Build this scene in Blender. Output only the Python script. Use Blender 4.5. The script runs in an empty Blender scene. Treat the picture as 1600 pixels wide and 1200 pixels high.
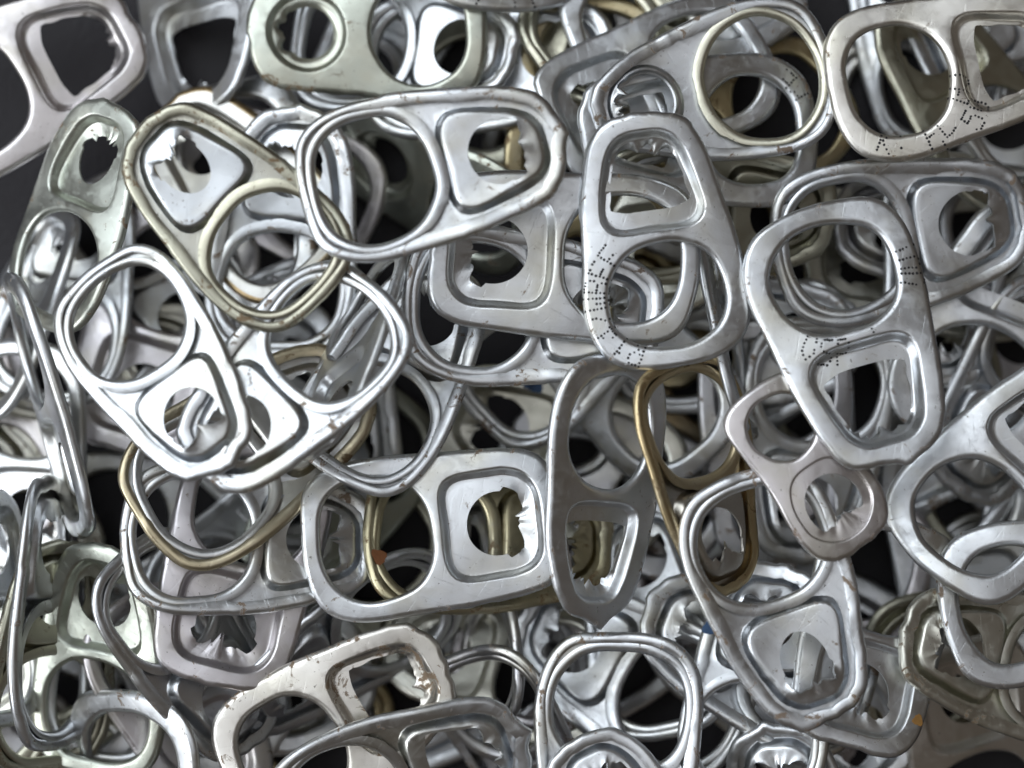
# A heap of aluminium drink-can pull tabs on a dark table, seen from straight above.
import bpy, math, random
import numpy as np
from mathutils import Vector, Matrix, Quaternion
from mathutils.bvhtree import BVHTree
from mathutils.geometry import delaunay_2d_cdt

U = 0.001                                    # geometry below is written in millimetres
sc = bpy.context.scene
col = sc.collection

# ---------------------------------------------------------------- camera
cd = bpy.data.cameras.new('camera'); cam = bpy.data.objects.new('camera', cd); col.objects.link(cam)
HC, WREF, ZREF = 330.0, 102.0, 22.0          # camera height, picture width at height ZREF
cam.location = (0, 0, HC * U)
cd.sensor_width = 36.0
cd.lens = 36.0 * (HC - ZREF) / WREF
cd.clip_start = 0.01; cd.clip_end = 50
cd.dof.use_dof = True; cd.dof.focus_distance = (HC - 24) * U; cd.dof.aperture_fstop = 13.0
sc.camera = cam

# ---------------------------------------------------------------- light: a window to the upper left, pale room light round it
w = bpy.data.worlds.new('World'); sc.world = w; w.use_nodes = True
bg = w.node_tree.nodes['Background']
bg.inputs[0].default_value = (0.50, 0.43, 0.37, 1); bg.inputs[1].default_value = 0.17

def area(name, loc, target, sx, sy, power, colr):
    l = bpy.data.lights.new(name, 'AREA'); l.shape = 'RECTANGLE'; l.size = sx; l.size_y = sy; l.energy = power; l.color = colr
    o = bpy.data.objects.new(name, l); col.objects.link(o); o.location = loc
    o.rotation_euler = (Vector(target) - Vector(loc)).to_track_quat('-Z', 'Y').to_euler()
    return o
area('window_light', (-0.92, 0.76, 1.45), (0, 0, 0), 1.9, 1.5, 25, (0.87, 0.94, 1.0))
area('side_window_light', (-1.25, -0.35, 0.75), (0, 0, 0), 0.8, 0.6, 9, (0.92, 0.96, 1.0))
area('ceiling_light', (-0.12, 0.10, 2.2), (0, 0, 0), 1.5, 1.5, 5.2, (0.93, 0.96, 1.0))

sc.view_settings.view_transform = 'Standard'; sc.view_settings.look = 'None'
sc.view_settings.exposure = -0.12; sc.view_settings.gamma = 1.0
sc.cycles.max_bounces = 10; sc.cycles.glossy_bounces = 6; sc.cycles.diffuse_bounces = 3
sc.cycles.use_denoising = True
sc.cycles.sample_clamp_indirect = 8.0

# ---------------------------------------------------------------- materials
def nodes_of(name):
    m = bpy.data.materials.new(name); m.use_nodes = True
    return m, m.node_tree.nodes, m.node_tree.links

def aluminium():
    m, n, l = nodes_of('aluminium')
    b = n['Principled BSDF']
    oi = n.new('ShaderNodeObjectInfo'); tc = n.new('ShaderNodeTexCoord')
    off = n.new('ShaderNodeCombineXYZ'); mul = n.new('ShaderNodeMath'); mul.operation = 'MULTIPLY'; mul.inputs[1].default_value = 400
    l.new(oi.outputs['Alpha'], mul.inputs[0]); l.new(mul.outputs[0], off.inputs[0]); l.new(mul.outputs[0], off.inputs[2])
    mp = n.new('ShaderNodeVectorMath'); mp.operation = 'MULTIPLY_ADD'; mp.inputs[1].default_value = (1000, 1000, 1000)
    l.new(tc.outputs['Object'], mp.inputs[0]); l.new(off.outputs[0], mp.inputs[2])          # millimetres, shifted per tab
    def noise(scale, detail=3, rough=.6, vec=None, dist=0):
        t = n.new('ShaderNodeTexNoise'); t.inputs['Scale'].default_value = scale; t.inputs['Detail'].default_value = detail
        t.inputs['Roughness'].default_value = rough; t.inputs['Distortion'].default_value = dist
        l.new((vec or mp).outputs[0], t.inputs['Vector']); return t
    def ramp(src, lo, hi, c0=0., c1=1.):
        r = n.new('ShaderNodeMapRange'); r.inputs[1].default_value = lo; r.inputs[2].default_value = hi
        r.inputs[3].default_value = c0; r.inputs[4].default_value = c1; l.new(src, r.inputs[0]); return r
    def mix(a, bb, f, blend='MIX'):
        x = n.new('ShaderNodeMix'); x.data_type = 'RGBA'; x.blend_type = blend
        for s, v in ((x.inputs['Factor'], f), (x.inputs['A'], a), (x.inputs['B'], bb)):
            if hasattr(v, 'is_output'): l.new(v, s)
            else: s.default_value = v
        return x.outputs['Result']
    grime = n.new('ShaderNodeAttribute'); grime.attribute_type = 'OBJECT'; grime.attribute_name = 'grime'
    big = noise(.22, 2); mid = noise(.9, 5, .65); fine = noise(5.0, 4, .7)
    # faint tone drift of the lacquer
    drift = ramp(big.outputs['Fac'], .3, .7, .95, 1.02)
    cxyz = n.new('ShaderNodeCombineColor')
    for i in range(3): l.new(drift.outputs[0], cxyz.inputs[i])
    base = mix(oi.outputs['Color'], cxyz.outputs[0], 1.0, 'MULTIPLY')
    # smudges
    sm = ramp(mid.outputs['Fac'], .60, .80, 0, .45)
    base = mix(base, (.50, .48, .43, 1), sm.outputs[0])
    # yellowish film of old lacquer and dried drink on some tabs
    film = ramp(noise(.13, 3, .55, dist=.3).outputs['Fac'], .47, .70, 0, .6)
    base = mix(base, (.56, .53, .42, 1), film.outputs[0])
    # rust and dried drink, more where 'grime' is set
    thr = n.new('ShaderNodeMath'); thr.operation = 'MULTIPLY_ADD'; l.new(grime.outputs['Fac'], thr.inputs[0]); thr.inputs[1].default_value = -.18; thr.inputs[2].default_value = .68
    sub = n.new('ShaderNodeMath'); sub.operation = 'SUBTRACT'; rn = noise(.55, 6, .72, dist=.6); l.new(rn.outputs['Fac'], sub.inputs[0]); l.new(thr.outputs[0], sub.inputs[1])
    rust = ramp(sub.outputs[0], 0, .05, 0, .85)
    base = mix(base, (.17, .095, .035, 1), rust.outputs[0])
    spk = ramp(noise(2.6, 3, .5).outputs['Fac'], .69, .74, 0, .7)
    base = mix(base, (.10, .075, .05, 1), spk.outputs[0])
    l.new(base, b.inputs['Base Color'])
    # metal except where dirt covers it
    dirt = n.new('ShaderNodeMath'); dirt.operation = 'MAXIMUM'; l.new(rust.outputs[0], dirt.inputs[0]); l.new(spk.outputs[0], dirt.inputs[1])
    met = ramp(dirt.outputs[0], 0, 1, 1.0, .15); l.new(met.outputs[0], b.inputs['Metallic'])
    ro = ramp(mid.outputs['Fac'], .3, .75, .27, .37)
    ad = n.new('ShaderNodeMath'); ad.operation = 'MULTIPLY_ADD'; l.new(dirt.outputs[0], ad.inputs[0]); ad.inputs[1].default_value = .4; l.new(ro.outputs[0], ad.inputs[2])
    l.new(ad.outputs[0], b.inputs['Roughness'])
    # rolling lines of the sheet and small scratches
    sv = n.new('ShaderNodeVectorMath'); sv.operation = 'MULTIPLY'; sv.inputs[1].default_value = (.25, 9, 1); l.new(mp.outputs[0], sv.inputs[0])
    br = noise(1.6, 3, .6, vec=sv)
    s1 = n.new('ShaderNodeMath'); s1.operation = 'MULTIPLY_ADD'; l.new(br.outputs['Fac'], s1.inputs[0]); s1.inputs[1].default_value = .5; l.new(fine.outputs['Fac'], s1.inputs[2])
    # stray scratches in three directions, and dull fingermarked patches
    last = s1
    for ang, off_ in ((.5, 3.), (-.8, 17.), (1.9, 41.)):
        rv = n.new('ShaderNodeVectorRotate'); rv.rotation_type = 'Z_AXIS'; rv.inputs['Angle'].default_value = ang; l.new(mp.outputs[0], rv.inputs['Vector'])
        st = n.new('ShaderNodeVectorMath'); st.operation = 'MULTIPLY_ADD'; st.inputs[1].default_value = (.22, 5.5, .3); st.inputs[2].default_value = (off_, off_, 0); l.new(rv.outputs[0], st.inputs[0])
        sn = noise(1.0, 2, .5, vec=st); cut = ramp(sn.outputs['Fac'], .66, .72, 0, 1)
        m_ = n.new('ShaderNodeMath'); m_.operation = 'MULTIPLY_ADD'; l.new(cut.outputs[0], m_.inputs[0]); m_.inputs[1].default_value = -.8; l.new(last.outputs[0], m_.inputs[2]); last = m_
    s1 = last
    dull = ramp(noise(.42, 4, .6, dist=.8).outputs['Fac'], .48, .66, 0, .13)
    a3 = n.new('ShaderNodeMath'); a3.operation = 'ADD'; l.new(ad.outputs[0], a3.inputs[0]); l.new(dull.outputs[0], a3.inputs[1]); l.new(a3.outputs[0], b.inputs['Roughness'])
    bp = n.new('ShaderNodeBump'); bp.inputs['Strength'].default_value = .5; bp.inputs['Distance'].default_value = .014 * U; l.new(s1.outputs[0], bp.inputs['Height'])
    b2 = n.new('ShaderNodeBump'); b2.inputs['Strength'].default_value = .2; b2.inputs['Distance'].default_value = .02 * U; l.new(mid.outputs['Fac'], b2.inputs['Height'])
    l.new(bp.outputs[0], b2.inputs['Normal']); l.new(b2.outputs[0], b.inputs['Normal'])
    return m
M_ALU = aluminium()

def paint(name, c, rough=.45):
    m, n, l = nodes_of(name); b = n['Principled BSDF']
    t = n.new('ShaderNodeTexNoise'); t.inputs['Scale'].default_value = 3000; tc = n.new('ShaderNodeTexCoord'); l.new(tc.outputs['Object'], t.inputs['Vector'])
    r = n.new('ShaderNodeMix'); r.data_type = 'RGBA'; r.inputs['A'].default_value = (*c, 1); r.inputs['B'].default_value = (*[v * .6 for v in c], 1)
    l.new(t.outputs['Fac'], r.inputs['Factor']); l.new(r.outputs['Result'], b.inputs['Base Color']); b.inputs['Roughness'].default_value = rough
    return m
M_INK = paint('black_ink', (.012, .011, .014), .55)
M_BLUE = paint('blue_paint', (.03, .10, .24)); M_ORANGE = paint('orange_stain', (.40, .21, .06)); M_RUSTSPOT = paint('orange_rust', (.33, .13, .05), .7)

def table_material():
    m, n, l = nodes_of('dark_table'); b = n['Principled BSDF']
    tc = n.new('ShaderNodeTexCoord'); t = n.new('ShaderNodeTexNoise'); t.inputs['Scale'].default_value = 60; t.inputs['Detail'].default_value = 6
    l.new(tc.outputs['Object'], t.inputs['Vector'])
    r = n.new('ShaderNodeMix'); r.data_type = 'RGBA'; r.inputs['A'].default_value = (.004, .003, .005, 1); r.inputs['B'].default_value = (.013, .009, .014, 1)
    l.new(t.outputs['Fac'], r.inputs['Factor']); l.new(r.outputs['Result'], b.inputs['Base Color'])
    b.inputs['Roughness'].default_value = .55
    g = n.new('ShaderNodeTexNoise'); g.inputs['Scale'].default_value = 1500; l.new(tc.outputs['Object'], g.inputs['Vector'])
    bp = n.new('ShaderNodeBump'); bp.inputs['Strength'].default_value = .3; bp.inputs['Distance'].default_value = .0002; l.new(g.outputs['Fac'], bp.inputs['Height']); l.new(bp.outputs[0], b.inputs['Normal'])
    return m

# ---------------------------------------------------------------- the table
me = bpy.data.meshes.new('table_top')
s_ = .6
me.from_pydata([(-s_, -s_, 0), (s_, -s_, 0), (s_, s_, 0), (-s_, s_, 0), (-s_, -s_, -.02), (s_, -s_, -.02), (s_, s_, -.02), (-s_, s_, -.02)], [],
               [(0, 1, 2, 3), (7, 6, 5, 4), (0, 4, 5, 1), (1, 5, 6, 2), (2, 6, 7, 3), (3, 7, 4, 0)])
me.materials.append(table_material())
table = bpy.data.objects.new('table_top', me); col.objects.link(table)
table['kind'] = 'structure'; table['label'] = 'dark purplish black table top under the heap'

# ---------------------------------------------------------------- tab geometry (all in millimetres)
def chaikin(P, n=4):
    for _ in range(n):
        Q = np.roll(P, -1, axis=0)
        P = np.stack([P * .75 + Q * .25, P * .25 + Q * .75], axis=1).reshape(-1, 2)
    return P

def resample(P, n):
    Q = np.vstack([P, P[:1]])
    d = np.concatenate([[0], np.cumsum(np.linalg.norm(np.diff(Q, axis=0), axis=1))])
    t = np.linspace(0, d[-1], n, endpoint=False)
    return np.stack([np.interp(t, d, Q[:, 0]), np.interp(t, d, Q[:, 1])], axis=1)

def inside(pts, poly):
    x, y = pts[:, 0][:, None], pts[:, 1][:, None]
    x0, y0 = poly[:, 0][None], poly[:, 1][None]
    x1, y1 = np.roll(poly[:, 0], -1)[None], np.roll(poly[:, 1], -1)[None]
    c = ((y0 > y) != (y1 > y)) & (x < (x1 - x0) * (y - y0) / (y1 - y0 + 1e-12) + x0)
    return c.sum(axis=1) % 2 == 1

def loop_normals(P):                         # inward normals of a counter-clockwise loop
    t = np.roll(P, -1, axis=0) - np.roll(P, 1, axis=0)
    t /= np.linalg.norm(t, axis=1)[:, None] + 1e-9
    return np.stack([-t[:, 1], t[:, 0]], axis=1)

OUTLINES = {
    'std':   [(13.2, 2.4), (11.6, 5.2), (7.0, 6.7), (-1.0, 8.0), (-8.0, 8.3), (-12.3, 6.2), (-13.2, 2.2)],
    'box':   [(13.2, 3.6), (12.2, 6.5), (8.0, 7.5), (-1.0, 7.9), (-8.5, 8.1), (-12.2, 6.6), (-13.2, 2.6)],
    'egg':   [(13.2, 2.3), (12.1, 4.9), (7.5, 6.5), (-1.0, 7.8), (-8.0, 8.4), (-12.0, 6.6), (-13.2, 2.4)],
    'slim':  [(13.2, 1.6), (11.9, 4.3), (7.0, 6.2), (-1.0, 7.0), (-8.0, 7.4), (-12.2, 5.4), (-13.2, 2.0)],
    'round': [(13.2, 2.6), (11.0, 6.2), (5.5, 6.4), (0.0, 6.8), (-7.0, 8.4), (-12.0, 6.8), (-13.2, 2.4)],
    'wide':  [(13.2, 2.2), (11.0, 4.2), (6.0, 6.4), (-1.0, 8.3), (-7.0, 8.9), (-11.6, 7.4), (-13.2, 2.6)],
    'eight': [(13.2, 2.2), (12.0, 5.2), (7.0, 6.6), (0.0, 5.5), (-7.0, 6.2), (-11.6, 6.0), (-13.2, 2.8)],
}
KINDS = {   # length, half width, finger hole (gap to the end, half length, half width), pad hole kind, pad depth
    'std':   dict(L=25.5, W=7.75, band=1.6, frx=5.65, fry=6.1, fe=2.35, hole='round', depth=1.1, step=.95),
    'box':   dict(L=25.5, W=7.95, band=1.75, frx=5.55, fry=6.1, fe=2.5, hole='round', depth=1.1, ro=.5, rh=.45, step=.95),
    'egg':   dict(L=25.5, W=8.3, band=2.0, frx=5.25, fry=5.95, fe=2.3, hole='trap', depth=1.35, ro=.50, rh=.55, step=1.0),
    'slim':  dict(L=25.5, W=6.5, band=1.8, frx=5.6, fry=4.6, fe=2.2, hole='trap', depth=1.2, ro=.5, rh=.5, step=.8),
    'round': dict(L=24.5, W=7.6, band=1.9, frx=5.0, fry=5.4, fe=2.2, hole='disc', depth=.8),
    'wide':  dict(L=25.5, W=8.2, band=1.6, frx=5.9, fry=6.5, fe=2.05, hole='disc', depth=.5, step=.5),
    'eight': dict(L=24.0, W=6.3, band=1.7, frx=4.3, fry=4.2, fe=2.1, hole='cup', depth=.4, step=.3),
}

def make_sheet(kind, seed, lod=1.0, hole=None, bend=0.0, twist=0.0, cup=0.0, crinkle=0.12, nub=0.0, nosebend=0.0, tear=1.0):
    """One pull tab as an open sheet: vertices, normals, faces with a region number each.
       x runs from the finger ring (-) to the nose (+); the smooth face is +z, the rolled hem is on -z."""
    rs = np.random.RandomState(seed)
    K = KINDS[kind]; hole = hole or K['hole']
    L, W = K['L'], K['W']
    C = np.array(OUTLINES[kind]); C = np.vstack([C[::-1] * [1, -1], C[:0], ])  # lower half, finger -> nose
    up = np.array(OUTLINES[kind])
    ctrl = np.vstack([up[::-1] * [1, -1], up])                                  # counter-clockwise
    P = chaikin(ctrl, 4)
    P[:, 0] = (P[:, 0] - (P[:, 0].max() + P[:, 0].min()) / 2) * L / np.ptp(P[:, 0])
    P[:, 1] *= 2 * W / np.ptp(P[:, 1])
    NO, NH, NP = int(112 * lod), int(80 * lod), int(72 * lod)
    out = resample(P, NO)
    th = np.arctan2(out[:, 1], out[:, 0] - L * .18)
    # uneven nose edge
    ph = rs.uniform(0, 6.28, 6)
    w = sum(np.sin(th * k + ph[i]) / (1 + .25 * i) for i, k in enumerate((3, 5, 9, 13, 19, 27)))
    nosew = np.exp(-(th / .75) ** 2)
    nin = loop_normals(out)
    out = out - nin * (crinkle * w * (.12 + nosew) * .8)[:, None]
    if nub:
        a0 = rs.uniform(-.15, .15)
        out = out - nin * (nub * np.exp(-np.abs((th - a0) / .09) ** 1.4))[:, None]
    nin = loop_normals(out)
    V, F, R = [], [], []
    cnt = [0]
    def ring(xy, z):
        z = np.broadcast_to(z, (len(xy),))
        V.append(np.column_stack([xy, z])); i = np.arange(cnt[0], cnt[0] + len(xy)); cnt[0] += len(xy); return i
    def bridge(a, b, reg, inward):
        n = len(a)
        for i in range(n):
            j = (i + 1) % n
            F.append((a[i], a[j], b[j], b[i]) if inward else (a[i], b[i], b[j], a[j])); R.append(reg)
    # --- loops of the flat plate
    ro, rh = K.get('ro', .52), K.get('rh', .44)
    cx = -L / 2 + K['band'] + K['frx']
    def sup(a, rx, ry, e):
        c, s = np.cos(a), np.sin(a)
        return np.column_stack([np.sign(c) * np.abs(c) ** (2 / e) * rx, np.sign(s) * np.abs(s) ** (2 / e) * ry])
    af = np.linspace(0, 2 * np.pi, 400, endpoint=False)
    fh = sup(af, K['frx'], K['fry'], K['fe'])
    fh[:, 1] *= 1 + .035 * fh[:, 0] / K['frx'] * -1
    fh = resample(fh + [cx, 0], NH)
    fph = rs.uniform(0, 6.28, 3); fa = np.linspace(0, 2 * np.pi, NH, endpoint=False)
    fn = loop_normals(fh)
    fh = fh + fn * (.05 * np.sin(2 * fa + fph[0]) + .04 * np.sin(5 * fa + fph[1]) + .02 * np.sin(9 * fa + fph[2]))[:, None]
    fn = loop_normals(fh)
    fb = fh - fn * rh                      # plate boundary round the finger hole
    ob = out + nin * ro
    # pad loop, polar about the pad-hole centre
    x0 = cx + K['frx'] + rh + .32; x1 = L / 2 - 1.5
    if kind in ('round', 'wide', 'eight'):
        x0 += .5; x1 -= .2
    hx = x0 + (x1 - x0) * .56
    ua = np.linspace(0, 2 * np.pi, NP, endpoint=False)
    def halfw(x):
        up_ = out[out[:, 1] > 0]; o = np.argsort(up_[:, 0])
        return np.interp(x, up_[o, 0], up_[o, 1])
    px0, px1 = x0, x1
    if kind in ('round', 'wide'):
        pr = min((x1 - x0) / 2, 4.3 if kind == 'round' else 4.0); hx = x1 - pr - .1
        prad = np.full(NP, pr)
    else:
        m = (px0 + px1) / 2; a_ = (px1 - px0) / 2
        pe = 2.7 if kind == 'eight' else 4.5
        def infield(r):
            x = hx + r * np.cos(ua); y = r * np.sin(ua)
            b = np.minimum(halfw(np.clip(x, px0, px1)) - (1.2 if kind == 'eight' else 1.7), 5.6)
            return np.abs((x - m) / a_) ** pe + np.abs(y / np.maximum(b, .5)) ** pe
        lo, hi = np.full(NP, .1), np.full(NP, 9.0)
        for _ in range(30):
            mid = (lo + hi) / 2; g = infield(mid) < 1
            lo = np.where(g, mid, lo); hi = np.where(g, hi, mid)
        prad = lo
    pdir = np.column_stack([np.cos(ua), np.sin(ua)])
    pb = pdir * prad[:, None] + [hx, 0]
    # --- plate triangulation
    g = 1.15 / lod
    gx, gy = np.meshgrid(np.arange(-L / 2, L / 2, g), np.arange(-W, W, g))
    G = np.column_stack([gx.ravel(), gy.ravel()]) + rs.uniform(-.1, .1, (gx.size, 2))
    G = G[inside(G, out + nin * (ro + .45)) & ~inside(G, fh - fn * (rh + .45)) & ~inside(G, pdir * (prad + .4)[:, None] + [hx, 0])]
    iO = ring(ob, 0); iF = ring(fb, 0); iP = ring(pb, 0); ring(G, 0)
    allp = np.vstack([ob, fb, pb, G])
    ed = []
    for idx in (iO, iF, iP):
        ed += [(int(idx[i]), int(idx[(i + 1) % len(idx)])) for i in range(len(idx))]
    vv, _, ff, *_ = delaunay_2d_cdt([Vector(p) for p in allp.tolist()], ed, [], 0, 1e-6)
    if len(vv) != len(allp): raise RuntimeError('cdt merged %d %d' % (len(vv), len(allp)))
    ff = np.array([f[:] for f in ff]); cen = allp[ff].mean(axis=1)
    keep = inside(cen, ob) & ~inside(cen, fb) & ~inside(cen, pb)
    ff = ff[keep]
    A = allp[ff]; ar = np.cross(A[:, 1] - A[:, 0], A[:, 2] - A[:, 0])
    for f, s in zip(ff.tolist(), ar):
        F.append(tuple(f) if s > 0 else tuple(f[::-1])); R.append(0)
    # --- rolled outer hem
    segs = np.sort(rs.uniform(-np.pi, np.pi, 9)); sv = rs.uniform(-.16, .2, 10)
    lipw = 1.22 + sv[np.searchsorted(segs, np.arctan2(out[:, 1], out[:, 0]))] + .05 * np.sin(7 * th + ph[2])
    ringside = np.clip((-(out[:, 0] - (cx + 2.0)) / 3.0), 0, 1)
    lipw = lipw * (1 - ringside) + ringside * np.minimum(K['band'] * .5 + .05 + .35 * (lipw - 1.22), lipw)
    segid = np.searchsorted(segs, np.arctan2(out[:, 1], out[:, 0]))
    sq = .88 + .05 * np.sin(5 * th + ph[3]) + rs.uniform(-.10, .10, 10)[segid]   # how far the hem is pressed shut, stepped at its splits
    sro = (rs.uniform(-.09, .07, 10)[segid])
    prev = iO
    prof = [(ro * (1 - math.sin(a)), -ro * (1 - math.cos(a)), max(0, math.cos(a - math.pi * .62))) for a in np.linspace(0, math.pi, 10)[1:]]
    for d, z, k in prof:
        r_ = ring(out + nin * (d + sro * k)[:, None], z * (1 + (sq - 1) * min(1, -z / ro))); bridge(prev, r_, 1, False); prev = r_
    for k, (f, dz) in enumerate(((.3, .0), (.7, .03), (1.0, .10))):
        d = ro + (lipw - ro) * f
        r_ = ring(out + nin * d[:, None], (-2 * ro * sq + dz)); bridge(prev, r_, 1, False); prev = r_
    # --- rolled rim of the finger hole
    hl = .92 if kind != 'wide' else .8
    hseg = np.sort(rs.uniform(0, 2 * np.pi, 6)); hv = rs.uniform(-.1, .1, 7)
    hlip = hl + hv[np.searchsorted(hseg, fa)]
    inner_gap = np.clip((fh[:, 0] - (cx + 1.5)) / 3.0, 0, 1)
    hlip = np.minimum(hlip, max(.6, K['band'] * .5 - .06) + .5 * (hlip - hl)) * (1 - inner_gap) + (hlip + .25) * inner_gap
    prev = iF
    for a in np.linspace(0, math.pi, 8)[1:]:
        r_ = ring(fh - fn * rh * (1 - math.sin(a)), -rh * (1 - math.cos(a))); bridge(prev, r_, 2, True); prev = r_
    for f, dz in ((.55, .02), (1.0, .09)):
        d = rh + (hlip - rh) * f
        r_ = ring(fh - fn * d[:, None], -2 * rh + dz); bridge(prev, r_, 2, True); prev = r_
    # --- rivet pad: rounded step down to the floor, then the floor to the torn hole
    D = K['depth']; prev = iP
    stepw = K.get('step', .7)
    for t in np.linspace(0, 1, 8)[1:]:
        z = -D * (.5 - .5 * math.cos(math.pi * t))
        r_ = ring(pdir * (prad - stepw * t)[:, None] + [hx, 0], z); bridge(prev, r_, 3, True); prev = r_
    pin = prad - stepw
    c, s = np.cos(ua), np.sin(ua)
    nose = np.clip((np.cos(ua) - .45) / .35, 0, 1) * tear                       # 1 on the torn, nose side
    if hole == 'round':
        h = np.minimum(3.15, pin - .5); flat = 2.2 / np.maximum(c, .05); h = np.where(c > .2, np.minimum(h + .5 * np.abs(s), flat), h)
    elif hole == 'trap':
        b = 3.75; hxr = np.where(c > 0, 3.5, 3.5) / np.maximum(np.abs(c), .02); hyr = (b - .25 * np.clip(c, 0, 1)) / np.maximum(np.abs(s), .02)
        h = (hxr ** -5 + hyr ** -5) ** (-1 / 5)
        h = h + .55 * np.exp(-((np.abs(ua - np.pi) - .98) / .13) ** 2)
    elif hole == 'dee':
        h = 1 / np.sqrt((c / 3.1) ** 2 + (s / 2.35) ** 2); h = np.where(c > .2, np.minimum(h + .3 * np.abs(s), 2.3 / np.maximum(c, .05)), h)
    elif hole == 'disc':
        h = np.full(NP, 2.75 if kind == 'round' else 3.0)
    else:
        h = 1 / np.sqrt((c / 4.0) ** 2 + (s / 3.6) ** 2); h = np.where(c > .1, np.minimum(h, 2.3 / np.maximum(c, .05)), h)
    h = np.minimum(h, pin - .3)
    jag = rs.uniform(-1, 1, NP); jag = .6 * jag + .4 * np.roll(jag, 1); jag2 = np.interp(ua, np.linspace(0, 6.3, 26), rs.uniform(-1, 1, 26))
    jag3 = np.where(rs.rand(NP) < .12, -rs.uniform(.1, .7, NP), 0)
    tongue = rs.uniform(0, 1.0) * np.exp(-((np.angle(np.exp(1j * (ua - rs.uniform(-.5, .5))))) / .45) ** 2)
    h = h + nose * (.12 * jag + .5 * jag2 + 1.3 * jag3 - (tongue if hole != 'disc' else 0))
    h = np.clip(h, .5, pin - .3)
    slope = tear * {'round': .35, 'trap': .75, 'dee': .5, 'disc': .0, 'cup': .5}[hole] * rs.uniform(.5, 1.5)
    curl = rs.uniform(-.5, .5, NP) * .12
    nr = 6
    for k in range(1, nr + 1):
        t = k / nr
        z = -D - nose * (slope * t + .35 * t * t * jag2 * (.5 if hole != 'cup' else .2)) + (curl * nose if k == nr else 0)
        if hole == 'disc': z = z - .45 * t * t
        r_ = ring(pdir * (pin + (h - pin) * t)[:, None] + [hx, 0], z)
        n = NP
        for i in range(n):
            j = (i + 1) % n
            F.append((prev[i], prev[j], r_[j], r_[i])); R.append(4 if nose[i] > .3 and k > nr - 3 else 3)
        prev = r_
    V = np.vstack(V)
    # --- the tab as used: bent, twisted, slightly dented
    x, y, z = V[:, 0].copy(), V[:, 1].copy(), V[:, 2].copy()
    p = rs.uniform(0, 6.28, 8)
    z = z + .17 * np.sin(x * .33 + p[0]) * np.cos(y * .36 + p[1]) + .02 * np.sin(x * .9 + p[2] + .5 * np.sin(y * .6)) * np.cos(y * 1.1 + p[3])
    z = z + .006 * np.sin(x * 2.1 + y * 1.3 + p[6]) * np.sin(y * 2.3 - x * .8 + p[7])
    z = z + bend * (x / 12.7) ** 2 * 2.0 * np.sign(1) + cup * (y / 7.7) ** 2
    nx = np.clip((x - L * .22) / 6.0, 0, None); z = z + nosebend * nx * nx * 2.0
    a = twist * x / 12.7
    y, z = y * np.cos(a) - z * np.sin(a), y * np.sin(a) + z * np.cos(a)
    V = np.column_stack([x + .05 * np.sin(y * .8 + p[4]), y + .06 * np.sin(x * .6 + p[5]), z])
    return V, F, np.array(R)

def sheet_normals(V, F):
    N = np.zeros_like(V)
    q = np.array([f for f in F if len(f) == 4]); t = np.array([f for f in F if len(f) == 3])
    for a in (q, t):
        if not len(a): continue
        n = np.cross(V[a[:, 2]] - V[a[:, 0]], (V[a[:, 3]] if a.shape[1] == 4 else V[a[:, 2]]) - V[a[:, 1]])
        for k in range(a.shape[1]): np.add.at(N, a[:, k], n)
    return N / (np.linalg.norm(N, axis=1)[:, None] + 1e-12)

# ---------------------------------------------------------------- colours and resting places of the tabs
TINT = {'silver': (0.74, 0.76, 0.785), 'cool': (0.77, 0.81, 0.86), 'mauve': (0.7, 0.67, 0.69), 'olive': (0.53, 0.52, 0.42), 'goldrim': (0.58, 0.55, 0.5), 'bronzerim': (0.66, 0.65, 0.62), 'brass': (0.52, 0.47, 0.31), 'green': (0.56, 0.59, 0.52), 'gold': (0.56, 0.47, 0.28), 'goldedge': (0.75, 0.755, 0.76), 'bronze': (0.46, 0.36, 0.22), 'cream': (0.76, 0.75, 0.67), 'palegreen': (0.64, 0.67, 0.61), 'pink': (0.775, 0.74, 0.745), 'beige': (0.8, 0.77, 0.72), 'dark': (0.52, 0.52, 0.54)}
VARIANTS = [{'kind': 'std', 'seed': 900, 'bend': -0.1668, 'twist': 0.089, 'nub': 0.0, 'crinkle': 0.15},
  {'kind': 'box', 'seed': 901, 'bend': -0.0818, 'twist': 0.1151, 'nub': 0.0, 'crinkle': 0.15},
  {'kind': 'egg', 'seed': 902, 'bend': 0.067, 'twist': 0.0638, 'nub': 0.0, 'crinkle': 0.15},
  {'kind': 'std', 'seed': 903, 'bend': -0.008, 'twist': 0.1178, 'nub': 0.4, 'crinkle': 0.15},
  {'kind': 'std', 'seed': 904, 'bend': -0.2516, 'twist': 0.0572, 'nub': 0.0, 'crinkle': 0.15},
  {'kind': 'round', 'seed': 905, 'bend': -0.1545, 'twist': 0.0634, 'nub': 0.0, 'crinkle': 0.15},
  {'kind': 'std', 'seed': 906, 'bend': -0.1355, 'twist': -0.0206, 'nub': 0.0, 'crinkle': 0.15},
  {'kind': 'box', 'seed': 907, 'bend': 0.2267, 'twist': 0.0057, 'nub': 0.4, 'crinkle': 0.15},
  {'kind': 'egg', 'seed': 908, 'bend': 0.06, 'twist': -0.0562, 'nub': 0.0, 'crinkle': 0.15},
  {'kind': 'std', 'seed': 909, 'bend': -0.244, 'twist': 0.0784, 'nub': 0.0, 'crinkle': 0.15},
  {'kind': 'std', 'seed': 910, 'bend': -0.2135, 'twist': -0.0803, 'nub': 0.4, 'crinkle': 0.15},
  {'kind': 'round', 'seed': 911, 'bend': 0.0368, 'twist': -0.0983, 'nub': 0.0, 'crinkle': 0.15}]
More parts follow.
